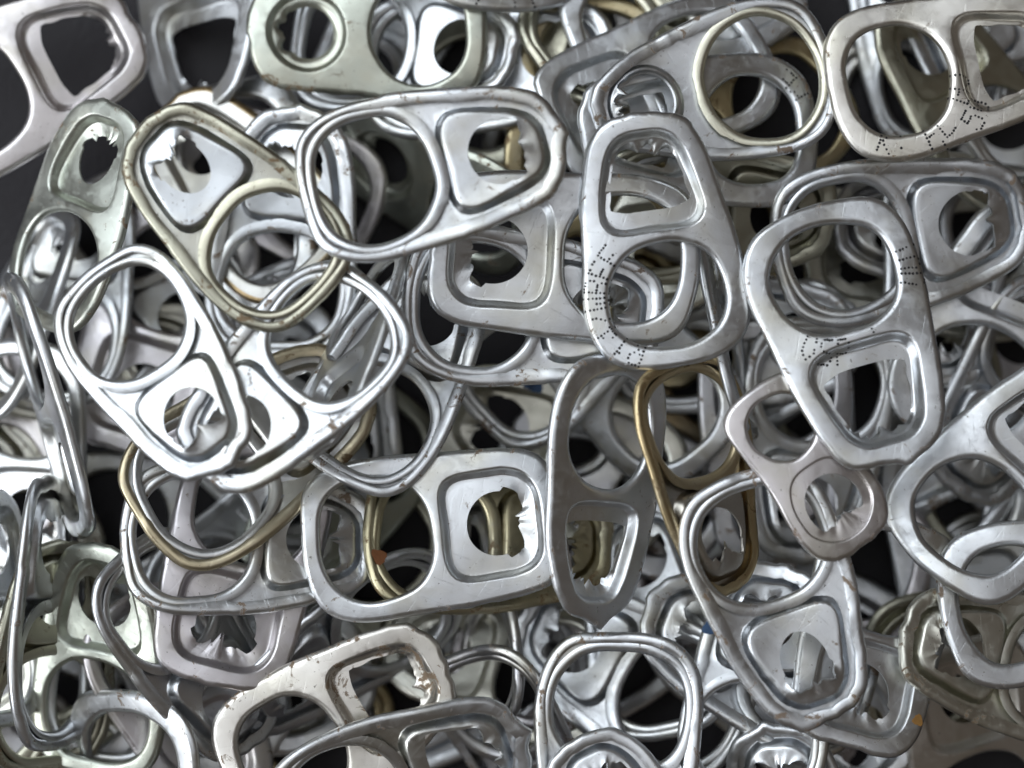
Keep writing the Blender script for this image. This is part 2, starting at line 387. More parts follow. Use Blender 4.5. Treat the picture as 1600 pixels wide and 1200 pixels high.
# shape, colour, turn, place (mm)
FILL = [(1, 'silver', (0.6386, -0.0069, -0.0074, 0.7695), (-62.79, -31.91, 1.45)),
  (11, 'silver', (0.6503, -0.0637, 0.0201, -0.7568), (-42.67, -19.56, 1.62)),
  (4, 'silver', (0.0026, 0.9223, -0.3863, -0.0153), (53.39, -25.81, 0.0)),
  (9, 'bronze', (0.171, 0.0451, 0.0294, 0.9838), (17.54, 2.94, 2.18)),
  (9, 'silver', (0.189, -0.011, -0.0374, -0.9812), (-20.1, -52.61, 1.68)),
  (5, 'silver', (0.0102, -0.0073, 0.0242, 0.9996), (9.4, 51.79, 1.64)),
  (10, 'silver', (0.0196, -0.781, -0.6212, -0.0617), (-56.08, -48.84, 1.02)),
  (6, 'mauve', (0.0147, -0.6818, -0.7312, 0.0151), (54.52, -1.48, 0.26)),
  (10, 'olive', (0.9622, -0.0315, 0.0032, 0.2704), (54.78, -8.47, 2.78)),
  (1, 'silver', (0.0228, -0.6856, 0.7269, -0.0324), (5.52, -16.85, 0.61)),
  (10, 'silver', (0.9878, -0.0784, -0.0606, -0.1202), (30.11, -25.24, 2.91)),
  (9, 'silver', (0.8416, 0.0276, 0.0221, 0.5389), (59.86, -9.19, 4.14)),
  (5, 'silver', (0.5194, 0.0534, -0.0377, -0.852), (-55.16, -19.31, 3.06)),
  (3, 'dark', (0.9282, -0.0098, 0.0661, 0.366), (23.26, -15.73, 3.13)),
  (7, 'silver', (0.9903, -0.0154, -0.0197, 0.137), (-30.41, -0.36, 1.44)),
  (8, 'cream', (0.037, 0.4741, 0.8796, -0.01), (-54.62, -12.42, 3.45)),
  (1, 'mauve', (0.5886, -0.0327, 0.0229, 0.8075), (-56.44, -4.83, 5.65)),
  (0, 'mauve', (0.5677, 0.0846, -0.0174, 0.8187), (-48.74, -44.47, 4.05)),
  (5, 'silver', (0.0071, -0.5338, 0.8447, -0.0374), (-12.48, 38.55, 0.23)),
  (0, 'gold', (0.4914, -0.0673, 0.0068, -0.8683), (20.02, 11.59, 2.85)),
  (9, 'silver', (0.0265, 0.81, 0.5841, -0.0441), (50.51, 21.51, 0.88)),
  (1, 'olive', (0.9705, 0.138, -0.0063, 0.1978), (38.6, 0.69, 4.41)),
  (4, 'silver', (0.4944, -0.0935, -0.07, 0.8613), (6.94, -23.25, 4.0)),
  (11, 'dark', (0.0885, 0.945, 0.3145, 0.0119), (45.43, 33.52, 1.2)),
  (4, 'gold', (0.0403, 0.4314, -0.9, -0.0481), (17.8, 12.17, 3.4)),
  (6, 'silver', (0.9628, 0.0573, -0.0387, 0.2612), (7.98, 35.59, 2.43)),
  (3, 'silver', (0.5347, 0.0428, -0.0853, 0.8397), (46.04, -12.39, 5.53)),
  (7, 'silver', (0.0512, -0.2477, 0.9664, 0.0464), (-4.68, -30.77, 2.35)),
  (1, 'cream', (0.0557, 0.0363, 0.1297, 0.9893), (43.28, 13.11, 6.76)),
  (5, 'silver', (0.0702, 0.9185, -0.3882, -0.0283), (25.67, -30.72, 5.28)),
  (10, 'silver', (0.0402, -0.3496, 0.9351, 0.0417), (14.79, 36.51, 2.85)),
  (10, 'silver', (0.0608, -0.9698, -0.2181, -0.0904), (24.23, 2.04, 6.66)),
  (5, 'olive', (0.2602, 0.0792, -0.0154, 0.9622), (-36.46, -45.69, 4.24)),
  (4, 'dark', (0.0411, -0.0149, -0.9815, 0.1864), (46.07, 15.87, 6.4)),
  (9, 'silver', (0.4337, 0.0132, 0.0417, -0.9), (52.91, -22.17, 5.89)),
  (8, 'silver', (0.0409, -0.2563, -0.9654, 0.0255), (-47.24, -29.04, 5.32)),
  (4, 'mauve', (0.8577, 0.1015, -0.0193, 0.5037), (35.01, -46.57, 6.17)),
  (0, 'dark', (0.7739, -0.0136, -0.1172, 0.6222), (5.55, 30.28, 4.24)),
  (5, 'silver', (0.1165, 0.6544, -0.7465, -0.0311), (44.68, 11.8, 9.84)),
  (7, 'silver', (0.7591, 0.0314, -0.0153, -0.6501), (47.26, -16.54, 7.39)),
  (10, 'olive', (0.0104, 0.8961, -0.4369, 0.0773), (-11.25, -21.37, 3.03)),
  (1, 'silver', (0.1007, -0.5422, -0.8339, -0.0226), (6.13, -45.64, 2.43)),
  (9, 'gold', (0.0496, -0.1914, -0.9765, -0.0863), (-25.43, -33.94, 3.68)),
  (1, 'mauve', (0.6174, 0.0334, -0.0403, -0.7849), (34.27, -24.03, 8.56)),
  (3, 'silver', (0.9962, 0.0197, 0.0219, -0.0817), (-29.95, -31.82, 6.9)),
  (2, 'olive', (0.1019, -0.9862, -0.0143, 0.1299), (48.19, -29.29, 8.08)),
  (5, 'cream', (0.0254, 0.9953, -0.0347, -0.0872), (-43.37, 3.33, 3.92)),
  (10, 'silver', (0.0977, -0.9943, 0.0005, -0.0434), (23.07, 4.56, 8.61)),
  (5, 'silver', (0.2234, -0.0595, -0.0099, 0.9729), (-60.33, -37.45, 6.79)),
  (8, 'dark', (0.3515, 0.0052, 0.0083, -0.9361), (-49.72, -36.16, 9.29)),
  (0, 'silver', (0.4944, 0.0154, 0.1225, 0.8604), (-25.02, -25.72, 7.56)),
  (2, 'mauve', (0.1197, 0.8991, 0.4208, -0.0143), (5.65, -24.95, 6.48)),
  (3, 'dark', (0.9446, 0.0379, -0.0039, -0.3259), (12.76, 22.94, 6.61)),
  (7, 'silver', (0.3501, 0.0714, 0.1516, 0.9216), (-27.37, -4.87, 5.53)),
  (10, 'cream', (0.7035, 0.0681, -0.1715, -0.6864), (15.25, 19.84, 11.13)),
  (8, 'cream', (0.9797, -0.087, -0.0933, 0.1546), (-60.85, -31.56, 9.67)),
  (11, 'olive', (0.0335, 0.0948, 0.9947, -0.0225), (53.59, 47.97, 0.97)),
  (11, 'silver', (0.0242, 0.9083, 0.3959, -0.1328), (-26.8, -17.58, 8.39)),
  (0, 'olive', (0.0184, 0.3536, -0.9345, -0.0376), (-47.22, -44.55, 9.05)),
  (2, 'mauve', (0.9381, 0.0512, -0.0136, -0.3422), (-54.86, -49.99, 12.21)),
  (10, 'olive', (0.8451, -0.1061, -0.0854, 0.517), (-1.36, 35.45, 6.51)),
  (3, 'green', (0.4498, -0.1826, -0.0149, -0.8742), (-17.99, -10.88, 7.52)),
  (11, 'dark', (0.3123, -0.0089, 0.0628, 0.9479), (11.51, -9.34, 6.89)),
  (10, 'gold', (0.596, -0.0544, -0.0018, -0.8011), (7.12, 28.01, 10.61)),
  (10, 'silver', (0.9953, 0.0323, 0.0396, -0.0819), (-35.67, -32.89, 12.84)),
  (6, 'silver', (0.9153, 0.0124, -0.0322, -0.4013), (31.15, -31.15, 12.61))]
# key, shape, size, colour, extras, label, turn, place (mm)
TABS = [
  ('d01', {'kind': 'std', 'seed': 157220, 'bend': -0.0958, 'twist': -0.0845, 'cup': -0.1764, 'crinkle': 0.1, 'nub': 0.0}, 0.96, 'gold', {}, 'golden tab seen through the big yellow-rimmed ring at upper right', (0.2788, -0.1149, -0.0336, -0.9529), (23.91, 25.55, 13.5)),
  ('d08', {'kind': 'box', 'seed': 711422, 'bend': -0.1506, 'twist': -0.0335, 'cup': -0.6356, 'crinkle': 0.1, 'nub': 0.0}, 1.002, 'dark', {}, 'dark grey tab deep under the small pinkish figure-eight tab', (0.7349, 0.0699, 0.0173, -0.6744), (27.59, -6.11, 10.76)),
  ('d29', {'kind': 'std', 'seed': 557716, 'bend': -0.2609, 'twist': 0.0959, 'cup': -0.4186, 'crinkle': 0.1, 'nub': 0.0}, 0.96, 'silver', {}, 'silver tab lying on the dark table left of the olive tab', (0.1615, 0.856, -0.4889, 0.0466), (-37.53, 11.83, 3.28)),
  ('d03', {'kind': 'round', 'seed': 133248, 'bend': -0.2939, 'twist': 0.0676, 'cup': -0.3903, 'crinkle': 0.1, 'nub': 0.0}, 0.96, 'green', {}, 'dull grey-green tab with a round boss behind the top centre tab', (0.1902, -0.2006, -0.328, 0.9033), (-8.74, 19.91, 7.92)),
  ('d04', {'kind': 'std', 'seed': 168523, 'bend': -0.0086, 'twist': -0.0921, 'cup': -0.4713, 'crinkle': 0.1, 'nub': 0.0}, 0.96, 'mauve', {}, 'grey tab behind the olive tab with the pale raised pad', (0.1861, -0.0817, -0.1056, 0.9734), (-25.43, 21.49, 5.11)),
  ('d05', {'kind': 'box', 'seed': 813702, 'bend': -0.1249, 'twist': -0.0856, 'cup': -0.3106, 'crinkle': 0.1, 'nub': 0.0}, 1.04, 'mauve', {}, 'mauve grey tab under the left tab with the ragged pad hole', (0.6015, -0.0034, -0.095, -0.7932), (-36.6, 5.66, 8.5)),
  ('d06', {'kind': 'std', 'seed': 644309, 'bend': 0.0206, 'twist': -0.0986, 'cup': -0.2966, 'crinkle': 0.1, 'nub': 0.0}, 1.04, 'cream', {'spot': 'blue'}, 'cream-stained tab with a small blue paint spot in the centre of the pile', (0.2026, -0.0294, 0.0061, 0.9788), (4.84, -7.26, 8.04)),
  ('d09', {'kind': 'std', 'seed': 559331, 'bend': -0.1135, 'twist': -0.0547, 'cup': -0.2461, 'crinkle': 0.1, 'nub': 0.0}, 1.003, 'silver', {}, 'silver ring seen inside the finger hole of the printed tab at right', (0.0445, -0.6684, 0.7414, 0.0402), (31.04, -5.78, 10.9)),
  ('d12', {'kind': 'std', 'seed': 859540, 'bend': -0.0875, 'twist': -0.0063, 'cup': -0.3051, 'crinkle': 0.1, 'nub': 0.0}, 1.04, 'silver', {}, 'silver tab with a round pad hole behind the greenish tab at the top', (0.117, 0.9905, 0.0332, 0.0643), (-2.6, 33.41, 9.56)),
  ('d13', {'kind': 'std', 'seed': 881079, 'bend': 0.0792, 'twist': -0.0457, 'cup': -0.5257, 'crinkle': 0.1, 'nub': 0.0}, 0.989, 'olive', {}, 'olive edged tab running diagonally out of the top edge', (0.1493, 0.9348, 0.313, -0.0771), (12.94, 39.15, 9.44)),
  ('d16', {'kind': 'std', 'seed': 480847, 'bend': 0.0992, 'twist': -0.0892, 'cup': -0.6213, 'crinkle': 0.1, 'nub': 0.0}, 0.96, 'silver', {}, 'silver tab on edge seen through the oval ring at top right', (0.1277, 0.5654, 0.8046, 0.1287), (43.24, 36.82, 3.41)),
  ('d17', {'kind': 'std', 'seed': 380531, 'bend': -0.0697, 'twist': 0.0383, 'cup': -0.3023, 'crinkle': 0.1, 'nub': 0.0}, 0.96, 'silver', {}, 'silver ring behind the printed beige tab in the top right corner', (0.036, -0.4489, -0.89, 0.0714), (50.41, 32.38, 7.55)),
  ('d18', {'kind': 'std', 'seed': 328146, 'bend': 0.0537, 'twist': -0.0597, 'cup': -0.4574, 'crinkle': 0.1, 'nub': 0.0}, 0.96, 'olive', {}, 'brownish tab behind the corner tab at the right edge', (0.4526, 0.0824, 0.159, 0.8735), (46.99, 29.78, 11.52)),
  ('d23', {'kind': 'std', 'seed': 178044, 'bend': -0.3395, 'twist': 0.0429, 'cup': -0.5849, 'crinkle': 0.1, 'nub': 0.0}, 0.96, 'cream', {'text': 't57'}, 'cream tab with inked characters deep inside the ring at bottom centre', (0.1357, -0.066, 0.1878, 0.9706), (-1.29, -28.8, 10.26)),
  ('d28', {'kind': 'std', 'seed': 440846, 'bend': -0.0972, 'twist': -0.0447, 'cup': -0.5626, 'crinkle': 0.1, 'nub': 0.0}, 0.96, 'silver', {}, 'silver ring under the greenish tab at the left edge', (0.1571, 0.7516, 0.6402, -0.0243), (-46.17, 9.37, 6.73)),
  ('d33', {'kind': 'box', 'seed': 75889, 'bend': -0.1741, 'twist': -0.0163, 'cup': -0.2716, 'crinkle': 0.1, 'nub': 0.0}, 0.96, 'beige', {'rust': 0.15}, 'beige grey tab with rusty debris in its hole at bottom right', (0.6225, 0.1674, 0.0147, 0.7643), (48.11, -38.23, 11.59)),
  ('d39', {'kind': 'std', 'seed': 848881, 'bend': 0.0335, 'twist': -0.0681, 'cup': -0.1882, 'crinkle': 0.1, 'nub': 0.0}, 0.96, 'silver', {}, 'silver tab under the long slanting strip at the left edge', (0.6981, 0.1694, -0.0819, -0.6909), (-50.73, -7.63, 9.62)),
  ('d11', {'kind': 'egg', 'seed': 668465, 'bend': -0.1002, 'twist': 0.0511, 'cup': -0.5389, 'crinkle': 0.1, 'nub': 0.0}, 0.96, 'silver', {}, 'silver ring seen through the golden ring', (0.3897, -0.047, -0.1101, 0.9131), (11.94, 0.94, 11.93)),
  ('d14', {'kind': 'box', 'seed': 968003, 'bend': -0.0546, 'twist': -0.04, 'cup': -0.2136, 'crinkle': 0.1, 'nub': 0.0}, 0.96, 'silver', {}, 'slanted silver tab at the top edge left of the yellow-rimmed tab', (0.9627, -0.1358, 0.0611, 0.2259), (17.65, 38.4, 12.39)),
  ('d15', {'kind': 'box', 'seed': 553158, 'bend': -0.071, 'twist': -0.0443, 'cup': -0.6329, 'crinkle': 0.1, 'nub': 0.0}, 0.96, 'silver', {}, 'silver tab tucked under the nose of the yellow-rimmed tab', (0.2047, -0.072, -0.0958, -0.9715), (14.85, 30.46, 15.88)),
  ('d19', {'kind': 'std', 'seed': 15706, 'bend': -0.2405, 'twist': -0.0962, 'cup': -0.4321, 'crinkle': 0.1, 'nub': 0.0}, 1.04, 'silver', {}, 'silver ring crossing behind the olive ring at left of centre', (0.0789, 0.8025, -0.5837, -0.0948), (-20.03, 0.0, 7.45)),
  ('d20', {'kind': 'egg', 'seed': 547682, 'bend': -0.2502, 'twist': 0.0879, 'cup': -0.5751, 'crinkle': 0.1, 'nub': 0.0}, 0.968, 'silver', {'rust': 0.6}, 'silver tab with a rust-brown hole edge above the olive tab', (0.7926, 0.0421, -0.1808, -0.5808), (-27.76, 19.83, 10.71)),
  ('d25', {'kind': 'std', 'seed': 674304, 'bend': 0.052, 'twist': -0.0163, 'cup': -0.599, 'crinkle': 0.1, 'nub': 0.0}, 0.96, 'silver', {}, 'silver ring on edge behind the long narrow centre tab', (0.2057, 0.6273, 0.749, 0.0561), (14.47, -24.34, 12.12)),
  ('d37', {'kind': 'std', 'seed': 683673, 'bend': -0.106, 'twist': 0.0783, 'cup': -0.3148, 'crinkle': 0.1, 'nub': 0.0}, 0.96, 'mauve', {}, 'brownish slanted tab at lower left beside the bright ring', (0.8467, -0.1384, 0.1172, -0.5001), (-33.26, -32.26, 15.53)),
  ('d45', {'kind': 'std', 'seed': 839566, 'bend': -0.2759, 'twist': 0.0034, 'cup': -0.2103, 'crinkle': 0.1, 'nub': 0.0}, 0.96, 'olive', {}, 'olive silver tab showing through the pad hole of the printed centre tab', (0.1303, -0.9897, 0.0078, 0.0595), (20.72, 17.61, 14.87)),
  ('d02', {'kind': 'egg', 'seed': 969204, 'bend': -0.2023, 'twist': -0.0321, 'cup': -0.1587, 'crinkle': 0.1, 'nub': 0.0}, 0.96, 'silver', {'text': 't8'}, 'silver tab lying just under the big yellow-rimmed tab', (0.0072, -0.0896, -0.0796, -0.9928), (18.99, 25.76, 18.88)),
  ('d10', {'kind': 'std', 'seed': 646188, 'bend': -0.0171, 'twist': 0.0149, 'cup': -0.219, 'crinkle': 0.1, 'nub': 0.0}, 0.96, 'silver', {}, 'silver tab with a raised pad behind the loops at the right edge', (0.059, 0.4892, -0.8639, -0.1042), (51.95, -0.75, 10.45)),
  ('d21', {'kind': 'std', 'seed': 378475, 'bend': 0.0571, 'twist': -0.0002, 'cup': -0.3171, 'crinkle': 0.1, 'nub': 0.0}, 0.96, 'bronzerim', {}, 'rusty golden tab under the olive tab with the pale pad', (0.4074, -0.1253, 0.0135, 0.9045), (-28.15, 20.02, 12.26)),
  ('d24', {'kind': 'std', 'seed': 548444, 'bend': 0.0136, 'twist': -0.0509, 'cup': -0.608, 'crinkle': 0.1, 'nub': 0.0}, 1.024, 'silver', {}, 'silver tab with a curved end under the long narrow centre tab', (0.1258, 0.246, 0.9611, 0.0082), (12.17, -29.61, 14.02)),
  ('d26', {'kind': 'std', 'seed': 198857, 'bend': -0.1607, 'twist': 0.022, 'cup': -0.2168, 'crinkle': 0.1, 'nub': 0.0}, 0.96, 'dark', {}, 'thin dark tab standing on edge below the lower centre tab', (0.4238, 0.4993, 0.6768, 0.3364), (-2.31, -23.43, 11.12)),
  ('d27', {'kind': 'std', 'seed': 800327, 'bend': 0.0301, 'twist': -0.0958, 'cup': -0.6466, 'crinkle': 0.1, 'nub': 0.0}, 0.96, 'silver', {}, 'tab standing on edge right of the printed centre tab', (0.4774, 0.4127, 0.4704, 0.6168), (22.3, 6.46, 17.77)),
  ('d30', {'kind': 'std', 'seed': 97629, 'bend': -0.1476, 'twist': -0.0553, 'cup': -0.3241, 'crinkle': 0.14, 'nub': 0.4}, 0.96, 'silver', {'nub': 0.4, 'crinkle': 0.14}, 'crumpled silver tab under the large lower right tab', (0.0265, -0.2196, -0.9682, 0.1167), (24.63, -27.93, 17.37)),
  ('d32', {'kind': 'std', 'seed': 354520, 'bend': -0.055, 'twist': 0.0401, 'cup': -0.1729, 'crinkle': 0.1, 'nub': 0.5}, 0.96, 'silver', {'nub': 0.5}, 'silver tab with a small nub poking out at the bottom edge right of centre', (0.022, 0.6374, 0.7405, 0.2121), (28.52, -45.61, 17.86)),
  ('d36', {'kind': 'std', 'seed': 270089, 'bend': 0.0894, 'twist': -0.0545, 'cup': -0.1688, 'crinkle': 0.1, 'nub': 0.0}, 0.96, 'green', {}, 'greenish grey tab behind the crumpled olive rim at lower left', (0.7289, -0.0497, -0.2074, 0.6505), (-41.72, -27.98, 19.07)),
  ('d38', {'kind': 'std', 'seed': 418543, 'bend': -0.0468, 'twist': 0.0557, 'cup': -0.1667, 'crinkle': 0.1, 'nub': 0.0}, 0.96, 'silver', {}, 'silver tab with a bright white pad at lower left', (0.2016, 0.8474, -0.4274, -0.2419), (-32.54, -26.58, 19.66)),
  ('d40', {'kind': 'std', 'seed': 361321, 'bend': -0.216, 'twist': 0.0411, 'cup': -0.5115, 'crinkle': 0.1, 'nub': 0.4}, 0.96, 'dark', {'nub': 0.4}, 'dark silver tab with two holes above the bottom centre tab', (0.3416, -0.7797, 0.5193, -0.0751), (1.08, -37.05, 13.62)),
  ('d22', {'kind': 'std', 'seed': 92308, 'bend': -0.1519, 'twist': 0.0277, 'cup': -0.5812, 'crinkle': 0.1, 'nub': 0.5}, 1.006, 'silver', {'nub': 0.5}, 'silver tab with a bright crumpled nose left of the top centre tab', (0.0593, 0.7399, 0.6679, 0.0535), (-22.9, 15.38, 13.83)),
  ('d31', {'kind': 'std', 'seed': 527159, 'bend': -0.1563, 'twist': -0.0872, 'cup': -0.2463, 'crinkle': 0.16, 'nub': 0.0}, 0.96, 'silver', {'crinkle': 0.16, 'spot': 'blue'}, 'torn silver nose with blue paint inside the ring of the lower right tab', (0.1188, 0.7444, 0.6569, -0.0154), (24.92, -30.08, 20.12)),
  ('m01', {'kind': 'egg', 'seed': 703345, 'hole': 'trap', 'bend': -0.0492, 'twist': 0.0274, 'cup': -0.1531, 'crinkle': 0.1, 'nub': 0.0}, 1.043, 'silver', {'hole': 'trap'}, 'silver tab with a square torn hole hanging in from the top edge at left', (0.7078, 0.1171, -0.2739, -0.6406), (-33.08, 41.28, 6.46)),
  ('m03', {'kind': 'std', 'seed': 205937, 'bend': -0.1483, 'twist': -0.0787, 'cup': -0.5202, 'crinkle': 0.1, 'nub': 0.0}, 0.953, 'silver', {}, 'silver tab with a smooth pad under the greenish ring at the top', (0.0842, 0.9884, -0.0501, 0.116), (-11.11, 34.83, 9.49)),
  ('m05', {'kind': 'box', 'seed': 680098, 'bend': -0.0037, 'twist': -0.0208, 'cup': -0.2541, 'crinkle': 0.1, 'nub': 0.0}, 0.972, 'mauve', {}, 'grey tab with a square recess under the flat ring at lower left', (0.6188, -0.0926, -0.0049, -0.78), (-27.02, -17.84, 21.2)),
  ('m08', {'kind': 'std', 'seed': 436661, 'bend': -0.1702, 'twist': 0.0878, 'cup': -0.4528, 'crinkle': 0.1, 'nub': 0.0}, 0.93, 'silver', {'rust': 0.3}, 'silver grooved ring below the grooved ring at the middle', (0.1161, -0.9235, -0.3558, -0.084), (5.0, 4.17, 12.67)),
  ('m27', {'kind': 'std', 'seed': 236278, 'bend': -0.1052, 'twist': -0.0849, 'cup': -0.5559, 'crinkle': 0.1, 'nub': 0.0}, 0.93, 'silver', {}, 'silver strip on edge under the greenish tab at the left border', (0.7722, -0.3563, -0.2519, 0.4619), (-51.99, 8.0, 7.8)),
  ('m12', {'kind': 'box', 'seed': 254150, 'bend': 0.0018, 'twist': 0.0488, 'cup': -0.6188, 'crinkle': 0.1, 'nub': 0.0}, 0.93, 'silver', {'orangedot': 1}, 'silver tab with an orange spot under the large lower right tab', (0.6083, -0.1058, 0.0065, -0.7866), (36.32, -24.7, 21.99)),
  ('m18', {'kind': 'std', 'seed': 375229, 'bend': -0.3361, 'twist': -0.0922, 'cup': -0.2803, 'crinkle': 0.1, 'nub': 0.5}, 0.999, 'silver', {'nub': 0.5}, 'dark shining tab with a bulging nose at bottom left of centre', (0.2102, 0.212, -0.8962, -0.328), (-17.31, -26.39, 14.45)),
  ('m22', {'kind': 'std', 'seed': 357517, 'bend': 0.0286, 'twist': -0.0211, 'cup': -0.6419, 'crinkle': 0.15, 'nub': 0.0}, 0.93, 'olive', {'crinkle': 0.15}, 'crumpled olive tab at lower left with a dark oval hole', (0.2588, -0.6948, -0.6403, 0.2008), (-46.81, -27.53, 17.0)),
  ('m02', {'kind': 'round', 'seed': 746071, 'bend': -0.1607, 'twist': 0.0039, 'cup': -0.5911, 'crinkle': 0.1, 'nub': 0.0}, 0.998, 'green', {'rust': 0.35}, 'grey-green tab with a round boss and rust streaks at the top left of centre', (0.0027, -0.0148, -0.0009, 0.9999), (-14.84, 36.02, 14.16)),
  ('m06', {'kind': 'std', 'seed': 848169, 'bend': 0.2, 'twist': -0.0294, 'cup': -0.4153, 'crinkle': 0.1, 'nub': 0.0}, 1.003, 'silver', {'bend': 0.2, 'rust': 0.3}, 'silver tab with a grooved ring lying level at lower left', (0.0779, 0.9927, -0.0114, -0.0911), (-26.2, -15.5, 21.29)),
  ('m15', {'kind': 'std', 'seed': 433211, 'bend': 0.0189, 'twist': 0.0644, 'cup': -0.1676, 'crinkle': 0.15, 'nub': 0.0}, 0.962, 'cream', {'crinkle': 0.15, 'rust': 0.2}, 'yellowish crumpled tab with a ragged pad hole at lower right', (0.1288, -0.1218, -0.9822, 0.0628), (50.06, -28.04, 18.56)),
  ('m20', {'kind': 'std', 'seed': 368142, 'bend': -0.3172, 'twist': 0.0369, 'cup': -0.2457, 'crinkle': 0.1, 'nub': 0.0}, 1.08, 'silver', {'rust': 0.3}, 'silver grooved ring with a grimy top at bottom centre', (0.0222, -0.689, 0.722, -0.0599), (10.51, -38.57, 21.01)),
  ('m25', {'kind': 'std', 'seed': 331102, 'bend': -0.1615, 'twist': 0.0917, 'cup': -0.1836, 'crinkle': 0.1, 'nub': 0.0}, 1.08, 'silver', {}, 'narrow cream tab on edge beside the bright one at lower left', (0.4148, -0.5587, -0.5766, 0.4281), (-47.3, -23.09, 18.0)),
  ('d07', {'kind': 'std', 'seed': 28627, 'bend': -0.2026, 'twist': 0.0513, 'cup': -0.6198, 'crinkle': 0.1, 'nub': 0.0}, 1.013, 'brass', {'orange': 1}, 'olive brass ring with an orange rust spot inside the lower centre tab', (0.1173, 0.9858, 0.002, -0.1203), (-2.53, -15.9, 16.46)),
  ('m04', {'kind': 'egg', 'seed': 991483, 'bend': -0.2699, 'twist': 0.0899, 'cup': -0.5815, 'crinkle': 0.1, 'nub': 0.0}, 1.019, 'silver', {'text': 't5'}, 'silver ring end with ink ticks cut off by the top edge', (0.6805, -0.0064, 0.168, 0.7132), (-0.99, 50.82, 12.38)),
  ('m07', {'kind': 'std', 'seed': 487096, 'bend': -0.2717, 'twist': -0.04, 'cup': -0.625, 'crinkle': 0.1, 'nub': 0.0}, 1.051, 'goldedge', {}, 'silver tab with a gold lacquered rim under the left centre tabs', (0.0754, 0.94, 0.3171, -0.101), (-26.12, -6.73, 20.31)),
  ('m16', {'kind': 'egg', 'seed': 870061, 'bend': -0.0572, 'twist': -0.0267, 'cup': -0.185, 'crinkle': 0.1, 'nub': 0.0}, 1.042, 'silver', {'rust': 0.3}, 'silver ring with flattened corners right of the printed tab', (0.8235, -0.008, -0.0038, 0.5672), (49.47, 5.88, 14.45)),
  ('m19', {'kind': 'egg', 'seed': 537271, 'bend': 0.09, 'twist': 0.0883, 'cup': -0.1974, 'crinkle': 0.2, 'nub': 0.0}, 0.965, 'beige', {'rust': 0.3, 'crinkle': 0.2, 'rustend': 1}, 'dirty white tab with a torn hole and rust at the bottom left of centre', (0.9603, -0.008, 0.0129, 0.2785), (-17.27, -33.8, 22.77)),
  ('m24', {'kind': 'std', 'seed': 766711, 'bend': -0.2063, 'twist': 0.0915, 'cup': -0.3249, 'crinkle': 0.1, 'nub': 0.0}, 0.93, 'silver', {}, 'bright narrow tab standing on edge at the left border low down', (0.5602, 0.4059, 0.4236, 0.5848), (-50.53, -22.46, 20.0)),
  ('m26', {'kind': 'std', 'seed': 179391, 'bend': -0.0357, 'twist': 0.0956, 'cup': -0.3607, 'crinkle': 0.1, 'nub': 0.0}, 0.93, 'silver', {}, 'silver tab with a pale pad cut by the bottom edge at centre', (0.0, 0.5343, 0.8453, 0.0), (11.76, -45.64, 23.15)),
  ('m13', {'kind': 'egg', 'seed': 96900, 'bend': -0.0109, 'twist': 0.0997, 'cup': -0.3238, 'crinkle': 0.1, 'nub': 0.0}, 0.989, 'silver', {}, 'pale smooth ring end at the lower right edge', (0.996, -0.0413, 0.0177, 0.077), (55.26, -21.08, 21.33)),
  ('h14', {'kind': 'box', 'seed': 817131, 'bend': -0.1881, 'twist': -0.0345, 'cup': -0.5068, 'crinkle': 0.1, 'nub': 0.0}, 1.009, 'silver', {'rust': 0.3}, 'smooth silver tab with a big round pad hole at lower centre', (0.9973, -0.0328, -0.0006, 0.0655), (-8.06, -14.69, 23.36)),
  ('m09', {'kind': 'std', 'seed': 967100, 'bend': -0.2788, 'twist': -0.075, 'cup': -0.402, 'crinkle': 0.1, 'nub': 0.0}, 0.955, 'silver', {'rust': 0.3}, 'silver tab whose grooved ring hangs over the lower centre tab', (0.1028, 0.8547, 0.5085, -0.0179), (-11.38, 0.9, 20.33)),
  ('m14', {'kind': 'egg', 'seed': 971329, 'bend': -0.0155, 'twist': 0.0976, 'cup': -0.5208, 'crinkle': 0.1, 'nub': 0.0}, 1.02, 'silver', {}, 'wide silver ring curving in from the right edge', (0.9119, -0.0695, 0.0198, 0.404), (50.0, -8.95, 21.3)),
  ('m17', {'kind': 'std', 'seed': 462569, 'bend': -0.0179, 'twist': 0.0554, 'cup': -0.5975, 'crinkle': 0.1, 'nub': 0.0}, 1.048, 'silver', {'rust': 0.3}, 'silver tab with a raised square pad at the right edge', (0.0188, -0.9949, -0.0905, 0.0411), (39.41, 15.08, 16.59)),
  ('m21', {'kind': 'egg', 'seed': 12802, 'bend': -0.2964, 'twist': 0.0419, 'cup': -0.5183, 'crinkle': 0.1, 'nub': 0.0}, 1.031, 'silver', {}, 'bright smooth ring rising from the bottom edge at left', (0.6679, 0.3152, -0.1339, -0.6608), (-38.06, -43.78, 17.78)),
  ('m23', {'kind': 'std', 'seed': 184853, 'bend': -0.0619, 'twist': -0.081, 'cup': -0.585, 'crinkle': 0.1, 'nub': 0.0}, 1.08, 'silver', {}, 'long bright slanting tab on edge at the left border', (0.6409, 0.4768, -0.3591, -0.4827), (-47.32, -2.41, 20.0)),
  ('d47', {'kind': 'std', 'seed': 339380, 'bend': -0.1394, 'twist': -0.0894, 'cup': -0.2332, 'crinkle': 0.1, 'nub': 0.0}, 0.953, 'silver', {}, 'shiny tab standing on edge like a bar inside the ring left of centre', (0.6053, 0.1165, -0.5696, -0.5437), (-16.35, 3.24, 25.67)),
  ('h16', {'kind': 'std', 'seed': 164316, 'hole': 'trap', 'bend': -0.3061, 'twist': -0.0331, 'cup': -0.3133, 'crinkle': 0.1, 'nub': 0.7}, 1.043, 'silver', {'hole': 'trap', 'nub': 0.7}, 'silver tab with a bright raised pad at the bottom edge left of centre', (0.1064, -0.9751, -0.1769, 0.0807), (-11.23, -39.82, 21.72)),
